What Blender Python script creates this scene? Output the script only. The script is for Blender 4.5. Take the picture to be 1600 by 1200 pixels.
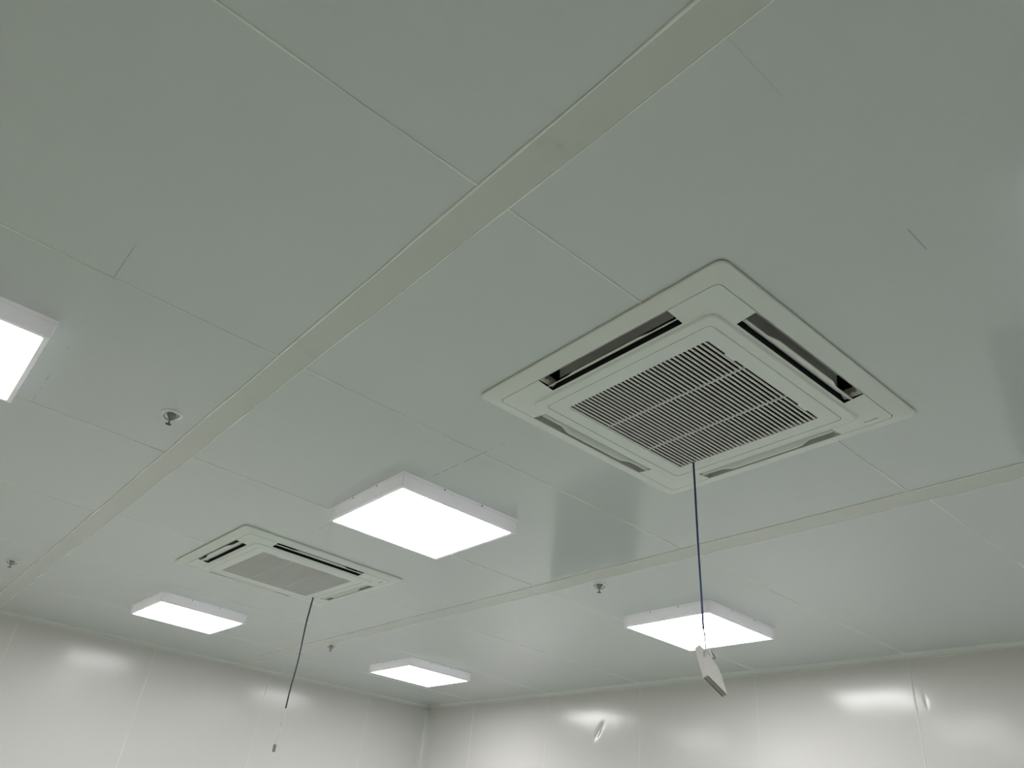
import bpy, bmesh, math, random
from mathutils import Vector, Matrix

random.seed(7)
for o in list(bpy.data.objects):
    bpy.data.objects.remove(o)
S = bpy.context.scene
C = S.collection

# ------------------------------------------------------------------ camera
CAMZ = 1.5
H = CAMZ + 1.2594            # ceiling height
yaw, pit, rol = 0.921661, 0.563460, 0.118810
Fw = Vector((math.cos(pit)*math.cos(yaw), math.cos(pit)*math.sin(yaw), math.sin(pit)))
Rt = Fw.cross(Vector((0, 0, 1))).normalized()
Up = Rt.cross(Fw)
R2 = Rt*math.cos(rol) + Up*math.sin(rol)
U2 = -Rt*math.sin(rol) + Up*math.cos(rol)
cd = bpy.data.cameras.new('camera')
cd.sensor_width = 36
cd.sensor_fit = 'HORIZONTAL'
cd.lens = 1176.5/1600*36
cd.clip_start = 0.02
cam = bpy.data.objects.new('camera', cd)
C.objects.link(cam)
m = Matrix((R2, U2, -Fw)).transposed().to_4x4()
m.translation = Vector((0, 0, CAMZ))
cam.matrix_world = m
S.camera = cam

# ------------------------------------------------------------------ world and exposure
w = bpy.data.worlds.new('world')
S.world = w
w.use_nodes = True
w.node_tree.nodes['Background'].inputs['Color'].default_value = (0.5, 0.52, 0.55, 1)
w.node_tree.nodes['Background'].inputs['Strength'].default_value = 0.05
S.view_settings.view_transform = 'Standard'
S.view_settings.look = 'None'
S.view_settings.gamma = 1
S.view_settings.use_curve_mapping = False
S.view_settings.exposure = 0.97
LAMP_POWER = 9.0             # radiance of the light panels

# ------------------------------------------------------------------ materials
def mat(name, col, rough=0.5, spec=0.5, metal=0.0, emit=None, bump=None, coat=0.0):
    mt = bpy.data.materials.new(name)
    mt.use_nodes = True
    nt = mt.node_tree
    b = nt.nodes['Principled BSDF']
    b.inputs['Base Color'].default_value = (*col, 1)
    b.inputs['Roughness'].default_value = rough
    b.inputs['Specular IOR Level'].default_value = spec
    b.inputs['Metallic'].default_value = metal
    b.inputs['Coat Weight'].default_value = coat
    if emit:
        b.inputs['Emission Color'].default_value = (*emit[0], 1)
        b.inputs['Emission Strength'].default_value = emit[1]
    if bump:
        tc = nt.nodes.new('ShaderNodeTexCoord')
        nz = nt.nodes.new('ShaderNodeTexNoise')
        nz.inputs['Scale'].default_value = bump[0]
        nz.inputs['Detail'].default_value = 3
        bp = nt.nodes.new('ShaderNodeBump')
        bp.inputs['Strength'].default_value = 1.0
        bp.inputs['Distance'].default_value = bump[1]
        nt.links.new(tc.outputs['Object'], nz.inputs['Vector'])
        nt.links.new(nz.outputs['Fac'], bp.inputs['Height'])
        nt.links.new(bp.outputs['Normal'], b.inputs['Normal'])
    return mt

class NT:
    """tiny node helper for maths on object coordinates"""
    def __init__(s, mt):
        s.nt = mt.node_tree
        s.b = s.nt.nodes['Principled BSDF']
        s.tc = s.nt.nodes.new('ShaderNodeTexCoord')
        sp = s.nt.nodes.new('ShaderNodeSeparateXYZ')
        s.nt.links.new(s.tc.outputs['Object'], sp.inputs[0])
        s.x, s.y, s.z = sp.outputs
    def op(s, o, *a):
        n = s.nt.nodes.new('ShaderNodeMath')
        n.operation = o
        for i, v in enumerate(a):
            if isinstance(v, (int, float)):
                n.inputs[i].default_value = v
            else:
                s.nt.links.new(v, n.inputs[i])
        return n.outputs[0]
    def band(s, v, c, hw, soft):          # 1 inside |v-c|<hw
        d = s.op('ABSOLUTE', s.op('SUBTRACT', v, c))
        return s.op('SUBTRACT', 1.0, s.step(d, hw, hw+soft))
    def step(s, v, a, b):
        n = s.nt.nodes.new('ShaderNodeMapRange')
        n.clamp = True
        s.nt.links.new(v, n.inputs[0])
        n.inputs[1].default_value = a
        n.inputs[2].default_value = b
        return n.outputs[0]
    def noise(s, scale, detail=2, stretch=None):
        n = s.nt.nodes.new('ShaderNodeTexNoise')
        n.inputs['Scale'].default_value = scale
        n.inputs['Detail'].default_value = detail
        src = s.tc.outputs['Object']
        if stretch:
            mp = s.nt.nodes.new('ShaderNodeMapping')
            mp.inputs['Scale'].default_value = stretch
            s.nt.links.new(src, mp.inputs[0])
            src = mp.outputs[0]
        s.nt.links.new(src, n.inputs['Vector'])
        return n.outputs['Fac']
    def mix(s, fac, a, b):
        n = s.nt.nodes.new('ShaderNodeMix')
        n.data_type = 'RGBA'
        s.nt.links.new(fac, n.inputs[0])
        for i, v in ((6, a), (7, b)):
            if isinstance(v, tuple):
                n.inputs[i].default_value = (*v, 1)
            else:
                s.nt.links.new(v, n.inputs[i])
        return n.outputs[2]

def ceiling_material():
    mt = mat('painted_ceiling_panel', (0.70, 0.72, 0.71), 0.10, 0.5)
    n = NT(mt)
    # pencil setting-out lines: thin, broken, running over the panels
    br = n.step(n.noise(6.0, 3), 0.46, 0.54)
    br2 = n.step(n.noise(21.0, 3), 0.42, 0.50)
    l1 = n.op('MULTIPLY', n.op('MULTIPLY', n.band(n.x, 0.114, 0.0012, 0.0010), n.band(n.y, 2.45, 0.58, 0.05)), 0.6)
    l2 = n.op('MULTIPLY', n.band(n.x, 1.445, 0.0012, 0.0012), n.band(n.y, 2.75, 0.95, 0.05))
    l3 = n.op('MULTIPLY', n.band(n.y, 0.432, 0.0010, 0.0010), n.band(n.x, 0.78, 0.09, 0.02))
    f = n.op('MULTIPLY', n.op('MAXIMUM', l1, l2), n.op('MULTIPLY', br, br2))
    f = n.op('MAXIMUM', f, n.op('MULTIPLY', l3, 0.2))
    f = n.op('MULTIPLY', f, 0.62)
    # a short blue pen stroke
    bl = n.op('MULTIPLY', n.band(n.y, 0.430, 0.0012, 0.001), n.band(n.x, 1.405, 0.042, 0.004))
    # smudges
    sm = n.op('MULTIPLY', n.step(n.noise(3.1, 4), 0.66, 0.8), 0.07)
    c = n.mix(sm, (0.702, 0.727, 0.728), (0.55, 0.55, 0.50))
    c = n.mix(f, c, (0.20, 0.19, 0.18))
    c = n.mix(n.op('MULTIPLY', bl, 0.5), c, (0.16, 0.22, 0.55))
    n.nt.links.new(c, n.b.inputs['Base Color'])
    bp = n.nt.nodes.new('ShaderNodeBump')
    bp.inputs['Distance'].default_value = 0.0016
    n.nt.links.new(n.noise(1.4, 2), bp.inputs['Height'])
    n.nt.links.new(bp.outputs['Normal'], n.b.inputs['Normal'])
    return mt

def wall_material(name, dents=(), lean=(0, 0, 0)):
    mt = mat(name, (0.82, 0.798, 0.79), 0.18, 0.65)
    n = NT(mt)
    h = n.op('MULTIPLY', n.noise(2.2, 2), 0.0035)
    for v, k in zip((n.x, n.y, n.z), lean):          # the sheets bow a little out of true
        if k:
            h = n.op('ADD', h, n.op('MULTIPLY', v, k))
    for (axis, c, z, ang, ln, wd, dp) in dents:      # an elongated dent pressed into the sheet
        u = n.op('SUBTRACT', n.y if axis == 'y' else n.x, c)
        v = n.op('SUBTRACT', n.z, z)
        ca, sa = math.cos(ang), math.sin(ang)
        a = n.op('ADD', n.op('MULTIPLY', u, ca), n.op('MULTIPLY', v, sa))
        b = n.op('SUBTRACT', n.op('MULTIPLY', v, ca), n.op('MULTIPLY', u, sa))
        a2 = n.op('POWER', n.op('ABSOLUTE', n.op('DIVIDE', a, ln)), 2.0)
        b2 = n.op('POWER', n.op('ABSOLUTE', n.op('DIVIDE', b, wd)), 2.0)
        e = n.op('EXPONENT', n.op('MULTIPLY', n.op('ADD', a2, b2), -1.0))
        h = n.op('SUBTRACT', h, n.op('MULTIPLY', e, dp))
    bp = n.nt.nodes.new('ShaderNodeBump')
    bp.inputs['Distance'].default_value = 1.0
    n.nt.links.new(h, bp.inputs['Height'])
    n.nt.links.new(bp.outputs['Normal'], n.b.inputs['Normal'])
    return mt

def floor_material():
    mt = mat('green_epoxy_floor', (0.30, 0.46, 0.36), 0.35, 0.5)
    n = NT(mt)
    c = n.mix(n.noise(2.0, 4), (0.46, 0.53, 0.475), (0.51, 0.575, 0.52))
    n.nt.links.new(c, n.b.inputs['Base Color'])
    return mt

def strip_material():
    mt = mat('painted_joint_strip', (0.72, 0.73, 0.70), 0.25, 0.4)
    n = NT(mt)
    st = n.op('MULTIPLY', n.step(n.noise(7.0, 4), 0.62, 0.75), 0.25)
    d = n.op('ADD', n.op('POWER', n.op('ABSOLUTE', n.op('DIVIDE', n.op('SUBTRACT', n.x, 0.668), 0.014)), 2.0),
             n.op('POWER', n.op('ABSOLUTE', n.op('DIVIDE', n.op('SUBTRACT', n.y, 0.815), 0.010)), 2.0))
    e = n.op('MULTIPLY', n.op('EXPONENT', n.op('MULTIPLY', d, -1.0)), 0.5)
    c = n.mix(n.op('MAXIMUM', st, e), (0.70, 0.697, 0.662), (0.55, 0.53, 0.48))
    n.nt.links.new(c, n.b.inputs['Base Color'])
    return mt

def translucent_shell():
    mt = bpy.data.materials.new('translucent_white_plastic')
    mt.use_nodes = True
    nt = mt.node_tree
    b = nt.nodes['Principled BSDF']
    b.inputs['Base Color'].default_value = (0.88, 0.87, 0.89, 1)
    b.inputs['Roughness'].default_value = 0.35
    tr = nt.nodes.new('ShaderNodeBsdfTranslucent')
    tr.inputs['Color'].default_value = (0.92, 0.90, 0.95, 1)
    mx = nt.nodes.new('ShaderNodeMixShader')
    mx.inputs[0].default_value = 0.0078  # lets the added inner slab's glow through, in place of lens bloom
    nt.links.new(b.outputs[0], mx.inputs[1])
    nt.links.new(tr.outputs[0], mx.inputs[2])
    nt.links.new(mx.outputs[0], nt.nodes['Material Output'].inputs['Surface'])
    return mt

M = dict(
    ceil=ceiling_material(),
    strip=strip_material(),
    seal=mat('white_sealant', (0.93, 0.93, 0.89), 0.3, 0.5),
    wall=wall_material('coated_steel_wall_panel', (), (-0.016, 0, 0.032)),
    wall_r=wall_material('coated_steel_wall_panel_dented',
                         [('y', 4.49, 2.43, 2.2, 0.060, 0.020, 0.0050),
                          ('y', 1.965, 2.50, 1.5, 0.03, 0.010, 0.0014),
                          ('y', 2.75, 2.53, 0.4, 0.10, 0.05, 0.0008)], (0, 0.028, 0.032)),
    wall_b=mat('beige_wall_panel', (0.68, 0.54, 0.32), 0.35, 0.4),
    floor=floor_material(),
    cove=mat('white_cove_profile', (0.80, 0.80, 0.78), 0.3, 0.5),
    glass=mat('dark_window_glass', (0.03, 0.04, 0.045), 0.05, 0.5),
    panel=mat('off_white_plastic', (0.86, 0.865, 0.835), 0.38, 0.4, bump=(120, 0.00005)),
    grille=mat('grille_plastic', (0.82, 0.79, 0.78), 0.45, 0.4),
    vane=mat('vane_plastic', (0.80, 0.80, 0.77), 0.35, 0.4),
    duct=mat('dark_duct_lining', (0.80, 0.77, 0.75), 0.30, 0.5),
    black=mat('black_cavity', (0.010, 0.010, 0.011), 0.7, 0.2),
    filt=mat('black_air_filter', (0.008, 0.008, 0.008), 0.9, 0.1, bump=(400, 0.001)),
    foam=mat('torn_grey_foam', (0.66, 0.63, 0.57), 0.9, 0.1, bump=(90, 0.004)),
    groove=mat('dark_gap', (0.10, 0.10, 0.09), 0.8, 0.2),
    ink=mat('dark_grey_print', (0.06, 0.06, 0.055), 0.5, 0.3),
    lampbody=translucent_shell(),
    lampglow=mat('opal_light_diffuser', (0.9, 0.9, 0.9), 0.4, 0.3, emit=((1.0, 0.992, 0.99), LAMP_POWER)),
    screw=mat('dark_screw', (0.10, 0.10, 0.10), 0.4, 0.5, metal=0.6),
    chrome=mat('grey_sprinkler_metal', (0.30, 0.30, 0.30), 0.4, 0.5, metal=0.5),
    brass=mat('dark_sprinkler_metal', (0.07, 0.068, 0.06), 0.4, 0.5, metal=0.6),
    escut=mat('white_escutcheon', (0.93, 0.94, 0.93), 0.25, 0.5),
    blue=mat('blue_cable_jacket', (0.035, 0.06, 0.20), 0.35, 0.5),
    navy=mat('dark_blue_cable_jacket', (0.05, 0.06, 0.10), 0.4, 0.5),
    lead=mat('white_wire', (0.88, 0.87, 0.85), 0.4, 0.4),
    darkwire=mat('grey_wire', (0.10, 0.10, 0.10), 0.5, 0.4),
    ctrl=mat('controller_plastic', (0.78, 0.76, 0.73), 0.45, 0.4, bump=(60, 0.0006)),
)

# ------------------------------------------------------------------ helpers
def obj(name, bm, mt, parent=None, smooth=False):
    me = bpy.data.meshes.new(name)
    bmesh.ops.recalc_face_normals(bm, faces=bm.faces)
    bm.to_mesh(me)
    bm.free()
    for x in (mt if isinstance(mt, (list, tuple)) else [mt]):
        me.materials.append(x)
    if smooth:
        for p in me.polygons:
            p.use_smooth = True
    o = bpy.data.objects.new(name, me)
    C.objects.link(o)
    if parent:
        o.parent = parent
    return o

def structure(name, bm, mt, smooth=False):
    o = obj(name, bm, mt, None, smooth)
    o['kind'] = 'structure'
    return o

def thing(name, label, cat, loc=(0, 0, 0), rz=0, group=None):
    o = bpy.data.objects.new(name, None)
    o.empty_display_size = 0.1
    C.objects.link(o)
    o.location = loc
    o.rotation_euler = (0, 0, rz)
    o['label'] = label
    o['category'] = cat
    if group:
        o['group'] = group
    return o

def copy_tree(o, parent=None):
    c = o.copy()
    C.objects.link(c)
    if parent:
        c.parent = parent
    for ch in [x for x in bpy.data.objects if x.parent == o]:
        copy_tree(ch, c)
    return c

def box(bm, x0, x1, y0, y1, z0, z1, mi=0, bev=0.0):
    r = bmesh.ops.create_cube(bm, size=1)
    vs = r['verts']
    bmesh.ops.scale(bm, vec=(x1-x0, y1-y0, z1-z0), verts=vs)
    bmesh.ops.translate(bm, vec=((x0+x1)/2, (y0+y1)/2, (z0+z1)/2), verts=vs)
    fs = {f for v in vs for f in v.link_faces}
    for f in fs:
        f.material_index = mi
    if bev:
        es = {e for v in vs for e in v.link_edges}
        bmesh.ops.bevel(bm, geom=list(es), offset=bev, segments=2, affect='EDGES', profile=0.5)
    return vs

def quad(bm, pts, mi=0):
    f = bm.faces.new([bm.verts.new(p) for p in pts])
    f.material_index = mi
    return f

def lathe(bm, prof, n=32, c=(0, 0)):
    rings = []
    for (r, z) in prof:
        if r < 1e-6:
            rings.append([bm.verts.new((c[0], c[1], z))])
        else:
            rings.append([bm.verts.new((c[0]+r*math.cos(2*math.pi*i/n), c[1]+r*math.sin(2*math.pi*i/n), z)) for i in range(n)])
    for a, b in zip(rings, rings[1:]):
        for i in range(n):
            j = (i+1) % n
            if len(a) == 1 and len(b) == 1:
                continue
            if len(a) == 1:
                bm.faces.new((a[0], b[i], b[j]))
            elif len(b) == 1:
                bm.faces.new((a[i], b[0], a[j]))
            else:
                bm.faces.new((a[i], b[i], b[j], a[j]))

def tube(bm, pts, rad, n=10, cap=True):
    pts = [Vector(p) for p in pts]
    rings = []
    ref = Vector((0.3, 0.9, 0.2)).normalized()
    for i, p in enumerate(pts):
        t = (pts[min(i+1, len(pts)-1)] - pts[max(i-1, 0)]).normalized()
        a = t.cross(ref).normalized()
        b = t.cross(a).normalized()
        r = rad[i] if isinstance(rad, (list, tuple)) else rad
        rings.append([bm.verts.new(p + a*r*math.cos(2*math.pi*k/n) + b*r*math.sin(2*math.pi*k/n)) for k in range(n)])
    for a, b in zip(rings, rings[1:]):
        for k in range(n):
            bm.faces.new((a[k], a[(k+1) % n], b[(k+1) % n], b[k]))
    if cap:
        bm.faces.new(rings[0])
        bm.faces.new(rings[-1])

def smooth_path(pts, n=8):
    """Catmull-Rom through the points"""
    P = [Vector(p) for p in pts]
    P = [P[0]*2-P[1]] + P + [P[-1]*2-P[-2]]
    out = []
    for i in range(1, len(P)-2):
        for k in range(n):
            t = k/n
            out.append(0.5*((2*P[i]) + (-P[i-1]+P[i+1])*t + (2*P[i-1]-5*P[i]+4*P[i+1]-P[i+2])*t*t
                            + (-P[i-1]+3*P[i]-3*P[i+1]+P[i+2])*t**3))
    out.append(P[-2])
    return out

def bead(bm, a, b, n, wid, hgt, jit=0.35, step=0.06):
    """half-round sealant bead from a to b standing out along n, its width wandering a little"""
    a, b, n = Vector(a), Vector(b), Vector(n).normalized()
    t = (b-a)
    L = t.length
    t.normalize()
    s = t.cross(n).normalized()
    N = max(2, int(L/step))
    rings = []
    ph = random.uniform(0, 9)
    for i in range(N+1):
        p = a + t*(L*i/N)
        w_ = wid*(1+jit*math.sin(i*0.71+ph)*math.sin(i*0.23+2*ph)+random.uniform(-jit, jit)*0.4)
        p = p + s*(0.0008*math.sin(i*0.5+ph))
        rings.append([bm.verts.new(p + s*(w_/2*math.cos(x)) + n*(hgt*math.sin(x))) for x in (0, math.pi/4, math.pi/2, 3*math.pi/4, math.pi)])
    for q, r in zip(rings, rings[1:]):
        for k in range(4):
            bm.faces.new((q[k], q[k+1], r[k+1], r[k]))

trim_no = [0]
def trim(bm, mt, smooth=True):
    trim_no[0] += 1
    return structure('trim_%d' % trim_no[0], bm, mt, smooth)

# ------------------------------------------------------------------ room shell
X0, X1 = -2.8, 4.66
Y0 = -4.0
def lw(x):                    # the left wall runs slightly askew
    return 7.2 - 0.082*(x-0.75)
CASS = [((1.6449, 1.2402), -0.01332), ((1.6478, 4.042), 0.01981)]
HOLE = 0.437

# ceiling sheet with openings for the two cassettes
xs = sorted({X0-0.1, X1+0.1, 0.6183, 0.7078, 2.6058, 2.730} | {c[0][0]+s*HOLE for c in CASS for s in (-1, 1)})
ys = sorted({Y0-0.1, 7.6} | {1.03, 2.034, 3.03, 4.04-0.0, 5.06, 6.08} | {c[0][1]+s*HOLE for c in CASS for s in (-1, 1)})
bm = bmesh.new()
vv = {}
def cv(i, j):
    if (i, j) not in vv:
        vv[i, j] = bm.verts.new((xs[i], ys[j], H))
    return vv[i, j]
for i in range(len(xs)-1):
    for j in range(len(ys)-1):
        cx, cy = (xs[i]+xs[i+1])/2, (ys[j]+ys[j+1])/2
        if any(abs(cx-c[0][0]) < HOLE and abs(cy-c[0][1]) < HOLE for c in CASS):
            continue
        bm.faces.new((cv(i, j), cv(i, j+1), cv(i+1, j+1), cv(i+1, j)))
ceil_o = structure('ceiling', bm, M['ceil'])

bm = bmesh.new()
box(bm, X0-0.1, X1+0.1, Y0-0.1, 7.6, -0.08, 0)
structure('floor', bm, M['floor'])

bm = bmesh.new()
box(bm, X1, X1+0.05, Y0, lw(X1)+0.05, 0, H)
structure('wall_right', bm, M['wall_r'])
bm = bmesh.new()
box(bm, X0-0.05, X0, Y0, lw(X0)+0.05, 0, H)
structure('wall_back', bm, M['wall_b'])
bm = bmesh.new()
box(bm, X0, X1, Y0-0.05, Y0, 0, H)
structure('wall_front', bm, M['wall'])
bm = bmesh.new()
a = [(X0-0.05, lw(X0-0.05)), (X1+0.05, lw(X1+0.05))]
vs = []
for z in (0, H):
    vs.append([bm.verts.new((a[0][0], a[0][1], z)), bm.verts.new((a[1][0], a[1][1], z)),
               bm.verts.new((a[1][0], a[1][1]+0.05, z)), bm.verts.new((a[0][0], a[0][1]+0.05, z))])
bm.faces.new(vs[0]); bm.faces.new(vs[1])
for k in range(4):
    bm.faces.new((vs[0][k], vs[0][(k+1) % 4], vs[1][(k+1) % 4], vs[1][k]))
structure('wall_left', bm, M['wall'])

# wide joint strips across the ceiling
for (x0, x1) in ((0.6183, 0.7078), (2.6058, 2.712)):
    bm = bmesh.new()
    ya, yb = Y0, lw(x0)-0.05
    if x0 < 1:
        yb = lw(x0)-0.05
    box(bm, x0, x1, ya, yb, H-0.0016, H+0.0002)
    trim(bm, M['strip'], False)
    bm = bmesh.new()
    bead(bm, (x0, ya, H-0.0005), (x0, yb, H-0.0005), (0, 0, -1), 0.0085 if x0 < 1 else 0.006, 0.0035)
    trim(bm, M['seal'])
    bm = bmesh.new()
    bead(bm, (x1, ya, H-0.0005), (x1, yb, H-0.0005), (0, 0, -1), 0.0060, 0.0028, 0.5)
    trim(bm, M['seal'])

# fine sealed joints between ceiling panels
for (xa, xb, yl) in ((X0, 0.6183, (0.02, 1.024, 2.034, 3.07, 4.09, 5.1, 6.12)),
                     (0.7078, 2.6058, (0.02, 1.0275, 2.0335, 3.02, 4.02, 5.03, 6.05)),
                     (2.712, X1, (0.0, 1.0, 2.03, 3.04, 4.06, 5.09, 6.12))):
    for y in yl:
        segs = [(xa, xb)]
        for (c, _) in CASS:
            if abs(y-c[1]) < 0.47:
                segs = [s for (p, q) in segs for s in ((p, min(q, c[0]-0.474)), (max(p, c[0]+0.474), q)) if s[1]-s[0] > 0.05]
        for (p, q) in segs:
            bm = bmesh.new()
            faint = p > 2.6 or y > 3.5
            bead(bm, (p, y, H), (q, y, H), (0, 0, -1), 0.0042 if faint else 0.0056, 0.0013 if faint else 0.0028, 0.55)
            trim(bm, M['seal'])

# cove profile between ceiling and walls, quarter round
def cove(pa, pb, n_in, r=0.030):
    """pa-pb along the corner at the ceiling; n_in points into the room"""
    bm = bmesh.new()
    pa, pb, n_in = Vector(pa), Vector(pb), Vector(n_in).normalized()
    rows = []
    for p in (pa, pb):
        rows.append([bm.verts.new(p + n_in*(r*(1-math.sin(t))) + Vector((0, 0, -1))*(r*(1-math.cos(t)))) for t in [math.pi/2*k/8 for k in range(9)]])
    for k in range(8):
        bm.faces.new((rows[0][k], rows[0][k+1], rows[1][k+1], rows[1][k]))
    trim(bm, M['cove'])
    bm = bmesh.new()
    bead(bm, pa+n_in*0.001+Vector((0, 0, -r)), pb+n_in*0.001+Vector((0, 0, -r)), n_in, 0.0035, 0.0014, 0.7)
    trim(bm, M['seal'])
nl = Vector((-0.082, -1, 0)).normalized()
cove((X1, Y0, H), (X1, lw(X1), H), (-1, 0, 0))
cove((X0, lw(X0), H), (X1, lw(X1), H), nl)
# vertical cove in the far corner
bm = bmesh.new()
cc = Vector((X1, lw(X1), 0))
r = 0.055
ax, ay = Vector((-1, 0, 0)), Vector((0, -1, 0))
rows = []
for z in (0, H-0.04):
    rows.append([bm.verts.new(cc + ax*(r*(1-math.sin(t))) + ay*(r*(1-math.cos(t))) + Vector((0, 0, z)) + ay*0.002) for t in [math.pi/2*k/8 for k in range(9)]])
for k in range(8):
    bm.faces.new((rows[0][k], rows[0][k+1], rows[1][k+1], rows[1][k]))
trim(bm, M['cove'])
bm = bmesh.new()
bead(bm, (X1-r, lw(X1)+0.004, 0), (X1-r, lw(X1)+0.004, H-0.05), nl, 0.008, 0.003, 0.4)
trim(bm, M['seal'])
bm = bmesh.new()
bead(bm, (X1, lw(X1)-r, 0), (X1, lw(X1)-r, H-0.05), (-1, 0, 0), 0.007, 0.003, 0.4)
trim(bm, M['seal'])

# sealed joints between wall panels
for x in (-2.2, -1.18, -0.15, 0.883, 1.94, 2.96, 3.985):
    bm = bmesh.new()
    bead(bm, (x+0.008, lw(x), 0), (x, lw(x), H-0.030), nl, 0.0060, 0.0018, 0.5)
    trim(bm, M['seal'])
for y in (-3.1, -2.1, -1.06, -0.03, 1.0, 2.025, 3.055, 4.07, 5.10, 6.13):
    bm = bmesh.new()
    bead(bm, (X1, y, 0), (X1, y, H-0.030), (-1, 0, 0), 0.0075 if y < 2.5 else 0.006, 0.0022, 0.5)
    trim(bm, M['seal'])

# windows in the right-hand wall (seen mirrored in the glossy ceiling)
for k, (ya, yb, za, zb) in enumerate(((4.09, 5.17, 0.85, 1.76), (0.02, 1.18, 0.85, 1.76))):
    bm = bmesh.new()
    fw = 0.035
    box(bm, X1-0.016, X1-0.0005, ya-fw, ya, za-fw, zb+fw)
    box(bm, X1-0.016, X1-0.0005, yb, yb+fw, za-fw, zb+fw)
    box(bm, X1-0.016, X1-0.0005, ya, yb, za-fw, za)
    box(bm, X1-0.016, X1-0.0005, ya, yb, zb, zb+fw)
    wn = structure('window_%d' % (k+1), bm, M['cove'])
    bm = bmesh.new()
    box(bm, X1-0.008, X1-0.0006, ya, yb, za, zb)
    obj('pane', bm, M['glass'], wn)

# ------------------------------------------------------------------ air conditioning cassette
SL = {  # slot ends along the side, per side
    'x-': (-0.262, 0.240), 'y-': (-0.267, 0.250), 'x+': (-0.255, 0.255), 'y+': (-0.281, 0.232)}
SIDES = ['x+', 'y+', 'x-', 'y-']            # counter-clockwise
def side_pt(side, mm, t):                   # local xy on a side at distance mm, t along
    return {'x+': (mm, t), 'x-': (-mm, t), 'y+': (t, mm), 'y-': (t, -mm)}[side]

def ring(bm, mm, z, r, n=5):
    """rounded square; returns per side [start, slot a, slot b, end] with shared corner arcs"""
    loop = []
    tags = []
    for si, s in enumerate(SIDES):
        ta, tb = SL[s]
        lim = mm-r-0.002
        ta, tb = max(ta, -lim), min(tb, lim)
        # direction of travel: x+ goes +y, y+ goes -x, x- goes -y, y- goes +x
        fwd = s in ('x+', 'y-')
        seq = [-(mm-r), ta, tb, (mm-r)] if fwd else [(mm-r), tb, ta, -(mm-r)]
        for k, t in enumerate(seq):
            loop.append(bm.verts.new((*side_pt(s, mm, t), z)))
            tags.append((s, k))
        # corner arc to next side
        cx = {'x+': (mm-r, mm-r), 'y+': (-(mm-r), mm-r), 'x-': (-(mm-r), -(mm-r)), 'y-': (mm-r, -(mm-r))}[s]
        a0 = {'x+': 0, 'y+': 90, 'x-': 180, 'y-': 270}[s]
        for k in range(1, n):
            a = math.radians(a0+90*k/n)
            loop.append(bm.verts.new((cx[0]+r*math.cos(a), cx[1]+r*math.sin(a), z)))
            tags.append(('c', k))
    return loop, tags

def loft(bm, specs, slot_between=None, mis=None, n=5):
    rings = [ring(bm, *s, n=n) for s in specs]
    for k in range(len(rings)-1):
        (A, ta), (B, _) = rings[k], rings[k+1]
        N = len(A)
        for i in range(N):
            j = (i+1) % N
            if slot_between == k and ta[i][0] != 'c' and ta[i][1] == 1:
                continue
            f = bm.faces.new((A[i], A[j], B[j], B[i]))
            if mis and k in mis:
                f.material_index = mis[k]
    return rings

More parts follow.
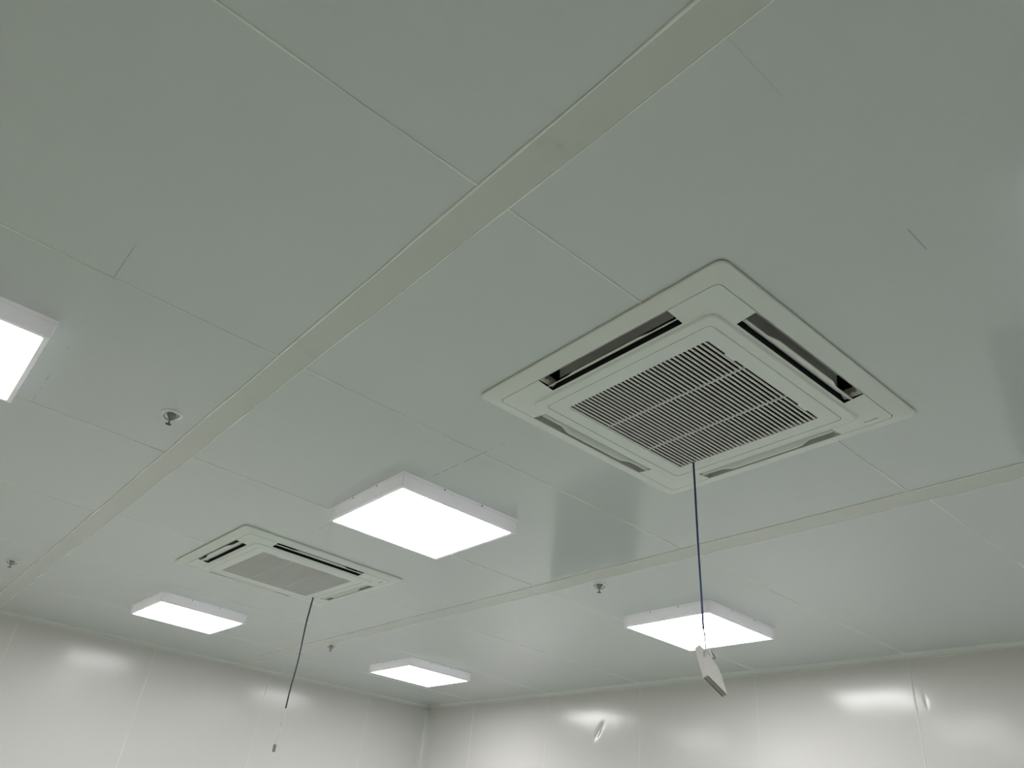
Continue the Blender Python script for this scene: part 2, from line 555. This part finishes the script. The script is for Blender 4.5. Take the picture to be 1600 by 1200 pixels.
def make_cassette(label, group):
    t = thing('air_conditioning_cassette', label, 'air conditioner', (CASS[0][0][0], CASS[0][0][1], H), CASS[0][1], group)
    SO, SI = 0.4212, 0.3615
    ZO, ZI = -0.0195, -0.0265
    bm = bmesh.new()
    specs = [(0.4735, 0.0, 0.026), (0.4750, -0.0035, 0.026), (0.4750, -0.0060, 0.026), (0.4725, -0.0085, 0.025),
             (0.4245, -0.0192, 0.018), (0.4238, -0.0160, 0.017), (0.4226, -0.0160, 0.017), (0.4218, -0.0195, 0.016),
             (SO, ZO, 0.016), (SI, ZI, 0.03), (0.3555, -0.0285, 0.030), (0.3500, -0.0330, 0.028), (0.3460, -0.0342, 0.026),
             (0.3185, -0.0345, 0.016), (0.3178, -0.0300, 0.015), (0.300, -0.0300, 0.015)]
    loft(bm, specs, slot_between=8, mis={5: 1, 14: 1})
    pn = obj('panel', bm, [M['panel'], M['groove']], t)
    # four air slots: lining, dark ends and a swinging vane each
    for s in SIDES:
        ta, tb = SL[s]
        def P(mm, tt, z):
            return (*side_pt(s, mm, tt), z)
        bm = bmesh.new()
        top = 0.055
        # outer and inner walls, ends, roof
        quad(bm, [P(SO, ta, ZO), P(SO, tb, ZO), P(SO, tb, ZO+0.022), P(SO, ta, ZO+0.022)], 2)
        quad(bm, [P(SO, ta, ZO+0.022), P(SO, tb, ZO+0.022), P(SO, tb, top), P(SO, ta, top)], 0)
        # inner wall: short black lip at the opening, smooth grey lining above, black pockets at both ends
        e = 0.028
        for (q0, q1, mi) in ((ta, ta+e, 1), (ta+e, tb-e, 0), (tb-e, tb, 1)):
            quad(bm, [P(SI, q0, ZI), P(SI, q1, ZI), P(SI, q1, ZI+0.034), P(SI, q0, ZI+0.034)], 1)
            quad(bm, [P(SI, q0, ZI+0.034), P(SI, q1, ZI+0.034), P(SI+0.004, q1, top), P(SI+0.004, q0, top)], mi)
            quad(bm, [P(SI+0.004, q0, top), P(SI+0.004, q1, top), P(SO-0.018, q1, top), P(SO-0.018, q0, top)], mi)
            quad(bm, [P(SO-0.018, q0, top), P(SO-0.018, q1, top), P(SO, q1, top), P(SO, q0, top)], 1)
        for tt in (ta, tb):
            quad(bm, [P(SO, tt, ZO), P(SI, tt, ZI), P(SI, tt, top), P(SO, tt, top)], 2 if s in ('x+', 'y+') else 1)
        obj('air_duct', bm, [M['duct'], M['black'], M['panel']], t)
        # vane, built about its outer edge line; rotated about that line
        bm = bmesh.new()
        L = (tb-ta)/2 - 0.0015
        NT_ = 44
        rows_t, rows_b = [], []
        def sm(x):
            x = max(0, min(1, x))
            return x*x*(3-2*x)
        for i in range(NT_+1):
            q = -L + 2*L*i/NT_
            bul = 1-sm((abs(q)-0.125)/0.045)
            so = 0.013*(1-bul)
            wid = 0.052 if abs(q) < L-0.040 else 0.036
            ro, rb = [], []
            for k in range(7):
                sdist = so + (wid-so)*k/6
                zz = -0.0045*math.sin(math.pi*min(1, sdist/0.052))
                ro.append(bm.verts.new((-sdist, q, zz)))
                rb.append(bm.verts.new((-sdist, q, zz+0.0026)))
            rows_t.append(ro)
            rows_b.append(rb)
        for i in range(NT_):
            for k in range(6):
                bm.faces.new((rows_t[i][k], rows_t[i][k+1], rows_t[i+1][k+1], rows_t[i+1][k]))
                bm.faces.new((rows_b[i][k], rows_b[i+1][k], rows_b[i+1][k+1], rows_b[i][k+1]))
            bm.faces.new((rows_t[i][0], rows_t[i+1][0], rows_b[i+1][0], rows_b[i][0]))
            bm.faces.new((rows_t[i][6], rows_b[i][6], rows_b[i+1][6], rows_t[i+1][6]))
        for i in (0, NT_):
            for k in range(6):
                bm.faces.new((rows_t[i][k], rows_b[i][k], rows_b[i][k+1], rows_t[i][k+1]))
        v = obj('vane', bm, M['vane'], t, True)
        ang = {'x+': 0, 'y+': math.pi/2, 'x-': math.pi, 'y-': -math.pi/2}[s]
        mid = (ta+tb)/2
        v.location = (*side_pt(s, 0.402 if s == 'y-' else 0.395, mid), -0.0315)
        v.rotation_euler = (0, math.radians(42), ang)
        v.rotation_mode = 'XYZ'
        v['side'] = s
        # a crumpled bit of foam at one end of the slot
        bm = bmesh.new()
        fe = tb if s in ('x-', 'y-') else ta
        sg = -1 if fe == tb else 1
        pts = []
        for k in range(9):
            mm = SI+0.003 + (SO-SI-0.006)*k/8
            pts.append((mm, 0.010+0.009*abs(math.sin(k*1.9+1))))
        for k in range(8):
            (m0, d0), (m1, d1) = pts[k], pts[k+1]
            z0, z1 = ZO+0.003, ZO+0.03
            quad(bm, [P(m0, fe+sg*0.0005, z0), P(m1, fe+sg*0.0005, z0), P(m1, fe+sg*d1, z0+0.004), P(m0, fe+sg*d0, z0+0.006)])
            quad(bm, [P(m0, fe+sg*d0, z0+0.006), P(m1, fe+sg*d1, z0+0.004), P(m1, fe+sg*d1*0.6, z1), P(m0, fe+sg*d0*0.6, z1)])
        fo = obj('foam_seal', bm, M['foam'], t)
        fo['label'] = 'crumpled grey foam'
    # intake grille: frame with lipped opening, slats and two cross bars in one moulding
    GO = 0.2675
    zf = -0.0345
    bm = bmesh.new()
    def sq_ring(mm, z, r, n=5):
        out = []
        for (sx, sy, a0) in ((1, 1, 0), (-1, 1, 90), (-1, -1, 180), (1, -1, 270)):
            for k in range(n+1):
                a = math.radians(a0+90*k/n)
                out.append(bm.verts.new((sx*(mm-r)+r*math.cos(a), sy*(mm-r)+r*math.sin(a), z)))
        return out
    rr = [sq_ring(0.3165, -0.029, 0.014), sq_ring(0.3165, zf+0.001, 0.014), sq_ring(0.3155, zf, 0.013),
          sq_ring(GO, zf, 0.008), sq_ring(GO, zf+0.012, 0.008)]
    for A, B in zip(rr, rr[1:]):
        for i in range(len(A)):
            j = (i+1) % len(A)
            bm.faces.new((A[i], A[j], B[j], B[i]))
    n_sl = 35
    pitch = 2*GO/n_sl
    for k in range(n_sl):
        y = -GO + pitch*(k+0.5)+pitch*0.25
        if y+0.0037 > GO:
            continue
        w2 = 0.0036
        prof = [(-w2, 0.0032), (-w2, 0.0010), (-w2+0.0012, 0.0002), (w2-0.0012, 0.0002), (w2, 0.0010), (w2*0.8, 0.0032)]
        ends = []
        for x in (-GO+0.0002, GO-0.0002):
            ends.append([bm.verts.new((x, y+py, zf+pz+0.0004)) for (py, pz) in prof])
        for q in range(6):
            bm.faces.new((ends[0][q], ends[0][(q+1) % 6], ends[1][(q+1) % 6], ends[1][q]))
    for x in (-0.097, 0.101):
        box(bm, x-0.0018, x+0.0018, -GO, GO, zf+0.0001, zf+0.006)
    for x in (-0.165, 0.185):        # little latch tabs on one edge
        f = [bm.verts.new(p) for p in ((x-0.024, -GO, zf+0.0002), (x+0.024, -GO, zf+0.0002), (x+0.020, -GO+0.006, zf+0.0002), (x-0.020, -GO+0.006, zf+0.0002))]
        bm.faces.new(f)
    for f in bm.faces:
        c = f.calc_center_median()
        if max(abs(c.x), abs(c.y)) < GO-0.001 and not (abs(c.y+GO) < 0.008 and (abs(c.x+0.165) < 0.03 or abs(c.x-0.185) < 0.03) and len(f.verts) == 4 and f.calc_area() > 0.0001):
            f.material_index = 1
    obj('intake_grille', bm, [M['panel'], M['grille']], t)
    # dark filter behind the slats and the body above the ceiling
    bm = bmesh.new()
    box(bm, -0.30, 0.30, -0.30, 0.30, 0.004, 0.010)
    obj('air_filter', bm, M['filt'], t)
    bm = bmesh.new()
    vs = [bm.verts.new((sx*0.425, sy*0.425, z)) for z in (0.002, 0.24) for (sx, sy) in ((-1, -1), (1, -1), (1, 1), (-1, 1))]
    for k in range(4):
        bm.faces.new((vs[k], vs[(k+1) % 4], vs[4+(k+1) % 4], vs[4+k]))
    bm.faces.new(vs[4:])
    obj('housing', bm, M['black'], t)
    # tiny printed wordmark near one corner
    bm = bmesh.new()
    zz = -0.0228
    y = -0.345
    hgt = 0.0052
    for ww in (0.0030, 0.0042, 0.0034, 0.0034, 0.0040, 0.0032, 0.0036, 0.0030, 0.0040):
        x0 = 0.3885
        k = random.choice((0, 1, 2))
        box(bm, x0, x0+hgt, y-0.0009, y, zz-0.0004, zz)
        if k != 1:
            box(bm, x0, x0+0.001, y-ww, y-0.0009, zz-0.0004, zz)
        if k != 2:
            box(bm, x0+hgt-0.001, x0+hgt, y-ww, y-0.0009, zz-0.0004, zz)
        box(bm, x0+hgt/2-0.0005, x0+hgt/2+0.0005, y-ww, y-0.0009, zz-0.0004, zz)
        y -= ww+0.0014
    obj('printed_wordmark', bm, M['ink'], t)
    return t

big = make_cassette('large near ceiling air conditioner with dark open slots and striped grille, blue cable below', 'air conditioning cassettes in the ceiling')
small = copy_tree(big)
small.location = (CASS[1][0][0], CASS[1][0][1], H)
small.rotation_euler = (0, 0, CASS[1][1])
small['label'] = 'smaller, farther ceiling air conditioner between two light panels, plain grey grille'
for (root, angs) in ((big, {'x-': 43, 'y-': 35, 'x+': 40, 'y+': 38}), (small, {'x-': 12, 'y-': 12, 'x+': 36, 'y+': 34})):
    for o in bpy.data.objects:
        if o.parent == root and o.name.startswith('vane'):
            s = o['side']
            ang = {'x+': 0, 'y+': math.pi/2, 'x-': math.pi, 'y-': -math.pi/2}[s]
            o.rotation_euler = (Matrix.Rotation(ang, 3, 'Z') @ Matrix.Rotation(math.radians(angs[s]), 3, 'Y')).to_euler()
            if angs[s] < 20:
                o.location[0 if 'x' in s else 1] = -0.418
                o.location[2] = -0.0230
for o in bpy.data.objects:
    if 'side' in o.keys():
        del o['side']

# ------------------------------------------------------------------ surface light panels
def make_light(label):
    t = thing('light_panel', label, 'ceiling light', (0, 0, H), 0, 'square light panels on the ceiling')
    D = 0.063
    W = 0.298
    bm = bmesh.new()
    def sq(mm, z, r, n=4):
        out = []
        for (sx, sy, a0) in ((1, 1, 0), (-1, 1, 90), (-1, -1, 180), (1, -1, 270)):
            for k in range(n+1):
                a = math.radians(a0+90*k/n)
                out.append(bm.verts.new((sx*(mm-r)+r*math.cos(a), sy*(mm-r)+r*math.sin(a), z)))
        return out
    rr = [sq(W+0.002, 0, 0.004), sq(W+0.002, -0.0125, 0.004), sq(W, -0.0132, 0.004), sq(W, -0.0138, 0.004), sq(W, -D+0.0015, 0.004),
          sq(W-0.0015, -D, 0.004), sq(0.2825, -D, 0.007), sq(0.2825, -D+0.004, 0.007)]
    for A, B in zip(rr, rr[1:]):
        for i in range(len(A)):
            j = (i+1) % len(A)
            bm.faces.new((A[i], A[j], B[j], B[i]))
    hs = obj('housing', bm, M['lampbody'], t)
    bm = bmesh.new()
    r_ = sq(0.2828, -D+0.0006, 0.0072)
    bm.faces.new(r_)
    obj('diffuser', bm, M['lampglow'], t)
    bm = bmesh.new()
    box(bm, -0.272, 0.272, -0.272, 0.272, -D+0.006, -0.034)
    obj('added_glow_slab', bm, M['lampglow'], t)  # hidden emissive slab, added so the housing sides look lit
    for s in SIDES:
        for q in (-0.098, 0.098):
            bm = bmesh.new()
            lathe(bm, [(0, 0.0016), (0.0028, 0.0014), (0.0034, 0.0006), (0.0034, -0.0005)], 12)
            o = obj('screw', bm, M['screw'], hs)
            x, y = side_pt(s, W+0.0022, q)
            o.location = (x, y, -0.0072)
            o.rotation_euler = {'x+': (0, math.pi/2, 0), 'x-': (0, -math.pi/2, 0), 'y+': (-math.pi/2, 0, 0), 'y-': (math.pi/2, 0, 0)}[s]
    return t

LIGHTS = [
    (1.6444, 2.7015, -0.25, 'largest fully visible glowing square light, just below the image centre'),
    (1.6474, 5.5532, 1.02, 'glowing light panel under the smaller air conditioner, above the left-hand wall'),
    (3.5506, 5.4534, -0.34, 'smallest, farthest glowing light panel, above the far wall corner'),
    (3.5527, 2.6726, -0.41, 'glowing light panel behind the blue cable and hanging white controller'),
    (-0.243, 2.700, 0.0, 'glowing light panel cut off by the left edge of the photo'),
    (-0.243, 5.52, 0.0, 'unseen glowing light panel added left of the view, over the left-hand wall'),  # from here on unseen repeats of the grid, added to light the room
    (3.55, -0.11, 0.0, 'unseen glowing light panel added right of the view, near the right-hand wall'),
    (1.645, -0.11, 0.0, 'unseen glowing light panel added beyond the top right of the view'),
]
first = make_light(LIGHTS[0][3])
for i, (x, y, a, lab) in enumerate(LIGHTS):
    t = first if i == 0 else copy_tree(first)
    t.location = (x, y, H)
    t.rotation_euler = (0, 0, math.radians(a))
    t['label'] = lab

# ------------------------------------------------------------------ sprinkler heads
def make_sprinkler(label):
    t = thing('sprinkler_head', label, 'sprinkler', (0, 0, H), 0, 'sprinkler heads in the ceiling')
    bm = bmesh.new()
    lathe(bm, [(0.041, 0), (0.041, -0.0012), (0.037, -0.003), (0.026, -0.004), (0.023, -0.002), (0.020, 0.002)], 40)
    obj('escutcheon', bm, M['escut'], t, True)
    bm = bmesh.new()
    lathe(bm, [(0.0001, 0.004), (0.0165, 0.003), (0.0165, -0.006), (0.0135, -0.0095), (0.0040, -0.0235), (0.0025, -0.026), (0.0001, -0.026)], 28)
    obj('body', bm, M['chrome'], t, True)
    for s in (-1, 1):
        bm = bmesh.new()
        tube(bm, smooth_path([(s*0.029, 0, -0.001), (s*0.028, 0, -0.009), (s*0.020, 0, -0.017), (s*0.006, 0, -0.024)], 5), 0.0019, 8)
        obj('frame_arm', bm, M['chrome'], t, True)
    bm = bmesh.new()
    tube(bm, [(0, 0, -0.024), (0, 0, -0.041)], 0.0022, 10)
    obj('pin', bm, M['brass'], t, True)
    bm = bmesh.new()
    n = 12
    cen = bm.verts.new((0, 0, -0.0425))
    cen2 = bm.verts.new((0, 0, -0.0405))
    top, bot = [], []
    for i in range(2*n):
        a = math.pi*i/n
        r_ = 0.0115 if i % 2 == 0 else 0.0085
        bot.append(bm.verts.new((r_*math.cos(a), r_*math.sin(a), -0.0418)))
        top.append(bm.verts.new((r_*math.cos(a), r_*math.sin(a), -0.0405)))
    for i in range(2*n):
        j = (i+1) % (2*n)
        bm.faces.new((bot[i], bot[j], cen))
        bm.faces.new((top[j], top[i], cen2))
        bm.faces.new((top[i], top[j], bot[j], bot[i]))
    obj('deflector', bm, M['brass'], t)
    return t
SPR = [(0.520, 2.716, -0.75, 'nearest silver sprinkler head, on the left between ceiling strip and cut-off light'),
       (2.772, 2.703, -0.70, 'sprinkler head on the ceiling left of the panel behind the blue cable'),
       (0.508, 5.530, -0.3, 'small dark sprinkler head near the left edge of the photo'),
       (2.735, 5.480, -0.9, 'small distant sprinkler head above and left of the farthest light panel')]
first = make_sprinkler(SPR[0][3])
for i, (x, y, a, lab) in enumerate(SPR):
    t = first if i == 0 else copy_tree(first)
    t.location = (x, y, H)
    t.rotation_euler = (0, 0, a)
    t['label'] = lab

# ------------------------------------------------------------------ hanging cables and controllers
def wl(root, x, y):
    a = root.rotation_euler[2]
    return (root.location[0]+x*math.cos(a)-y*math.sin(a), root.location[1]+x*math.sin(a)+y*math.cos(a))

def cable(name, label, base, offs, mt, rad, lead, leadmt, group):
    t = thing(name, label, 'cable', (base[0], base[1], H-0.03), 0, group)
    bm = bmesh.new()
    pts = smooth_path([(R2.x*o, R2.y*o, 0.03-d) for (d, o) in offs], 8)
    tube(bm, pts, rad, 10)
    obj('jacket', bm, mt, t, True)
    bm = bmesh.new()
    for (q, rr_) in lead:
        tube(bm, smooth_path(q, 6), rr_, 8)
    obj('white_lead', bm, leadmt, t, True)
    return t

bx, by = wl(big, 0.268, 0.204)
sx_, sy_ = wl(small, 0.310, 0.243)
E1 = Vector((0.753, -0.651, 0))       # sideways in the picture
cable('hanging_cable', 'long blue cable hanging from the large air conditioner across the light behind it',
      (bx, by), [(0.012, 0.0), (0.03, 0.0), (0.15, 0.003), (0.30, 0.006), (0.45, 0.010), (0.55, 0.013), (0.60, 0.014)],
      M['blue'], 0.0034,
      [([E1*0.014+Vector((0, 0, -0.565)), E1*0.018+Vector((0, 0, -0.60)), E1*0.020+Vector((0, 0, -0.650))], 0.0022),
       ([E1*0.012+Vector((0, 0, -0.567)), E1*0.024+Vector((0, 0, -0.60)), E1*0.026+Vector((0, 0, -0.635)), E1*0.016+Vector((0, 0, -0.655))], 0.0015)],
      M['lead'], None)
cable('hanging_cable', 'thin dark cable hanging from the smaller air conditioner in front of the left wall',
      (sx_, sy_), [(0.012, 0.0), (0.03, 0.0), (0.2, -0.004), (0.40, 0.002), (0.55, -0.003), (0.66, -0.003)],
      M['navy'], 0.0044,
      [([E1*-0.003+Vector((0, 0, -0.625)), E1*-0.002+Vector((0, 0, -0.67)), E1*-0.004+Vector((0, 0, -0.70))], 0.0030)],
      M['lead'], None)

def make_controller(label, loc, ex, ey, group):
    """plate with axes ex (along its bottom edge) and ey (down its side); its origin is the upper corner"""
    t = bpy.data.objects.new('wired_controller', None)
    C.objects.link(t)
    t['label'] = label
    t['category'] = 'controller'
    if group:
        t['group'] = group
    ex = Vector(ex).normalized()
    ey = Vector(ey)
    ey = (ey-ex*ey.dot(ex)).normalized()
    ez = ex.cross(ey)
    mm = Matrix((ex, ey, ez)).transposed().to_4x4()
    mm.translation = Vector(loc)
    t.matrix_world = mm
    return t

def controller_parts(t, w_, h_):
    bm = bmesh.new()
    # front shell with one clipped upper corner, chamfered
    out = [(0.004, 0), (w_*0.42, 0.0), (w_*0.95, 0.024), (w_, 0.045), (w_, h_), (0, h_), (0, 0.006)]
    def slab(bm, z0, z1, inset):
        lo = [bm.verts.new((max(inset, min(w_-inset, x)), max(inset, min(h_-inset, y)), z0)) for x, y in out]
        hi = [bm.verts.new((max(inset, min(w_-inset, x)), max(inset, min(h_-inset, y)), z1)) for x, y in out]
        bm.faces.new(lo)
        bm.faces.new(hi)
        for k in range(len(out)):
            bm.faces.new((lo[k], lo[(k+1) % len(out)], hi[(k+1) % len(out)], hi[k]))
    slab(bm, -0.0035, 0.0050, 0.0)
    obj('front_shell', bm, M['ctrl'], t)
    bm = bmesh.new()
    slab(bm, 0.0051, 0.0135, 0.0006)
    bk = obj('back_shell', bm, M['ctrl'], t)
    bm = bmesh.new()
    for (za, zb) in ((-0.0012, 0.0012), (0.0046, 0.0062), (0.0092, 0.0116)):
        box(bm, 0.004, w_-0.004, h_-0.0006, h_+0.0005, za, zb)
    obj('bottom_vent', bm, M['groove'], bk)
    bm = bmesh.new()
    tube(bm, smooth_path([(w_*0.18, 0.020, -0.004), (w_*0.15, 0.032, -0.006), (w_*0.13, 0.045, -0.0045)], 6), 0.0017, 8)
    obj('white_wire', bm, M['lead'], t)
    bm = bmesh.new()
    tube(bm, smooth_path([(w_*0.62, -0.025, -0.006), (w_*0.63, -0.006, -0.007), (w_*0.60, 0.014, -0.005)], 6), 0.0017, 8)
    obj('white_wire', bm, M['lead'], t)
    bm = bmesh.new()
    tube(bm, smooth_path([(w_*0.70, -0.030, -0.004), (w_*0.82, -0.022, -0.005), (w_*0.84, -0.004, -0.006), (w_*0.62, 0.010, -0.005)], 6), 0.0013, 8)
    obj('dark_wire', bm, M['darkwire'], t)

base = Vector((bx, by, H-0.03)) + Vector((0, 0, -0.618))
c1 = make_controller('flat white controller dangling at the end of the blue cable',
                     base + E1*-0.004, (0.921, -0.02, -0.39), (-0.040, -0.056, -0.095), None)
controller_parts(c1, 0.095, 0.130)
base = Vector((sx_, sy_, H-0.03)) + Vector((0, 0, -0.70))
c2 = make_controller('tiny pale controller seen edge-on below the thin dark cable on the left wall',
                     base + E1*-0.012, (0.40, 0.86, -0.33), (-0.09, -0.30, -1), None)
controller_parts(c2, 0.095, 0.125)
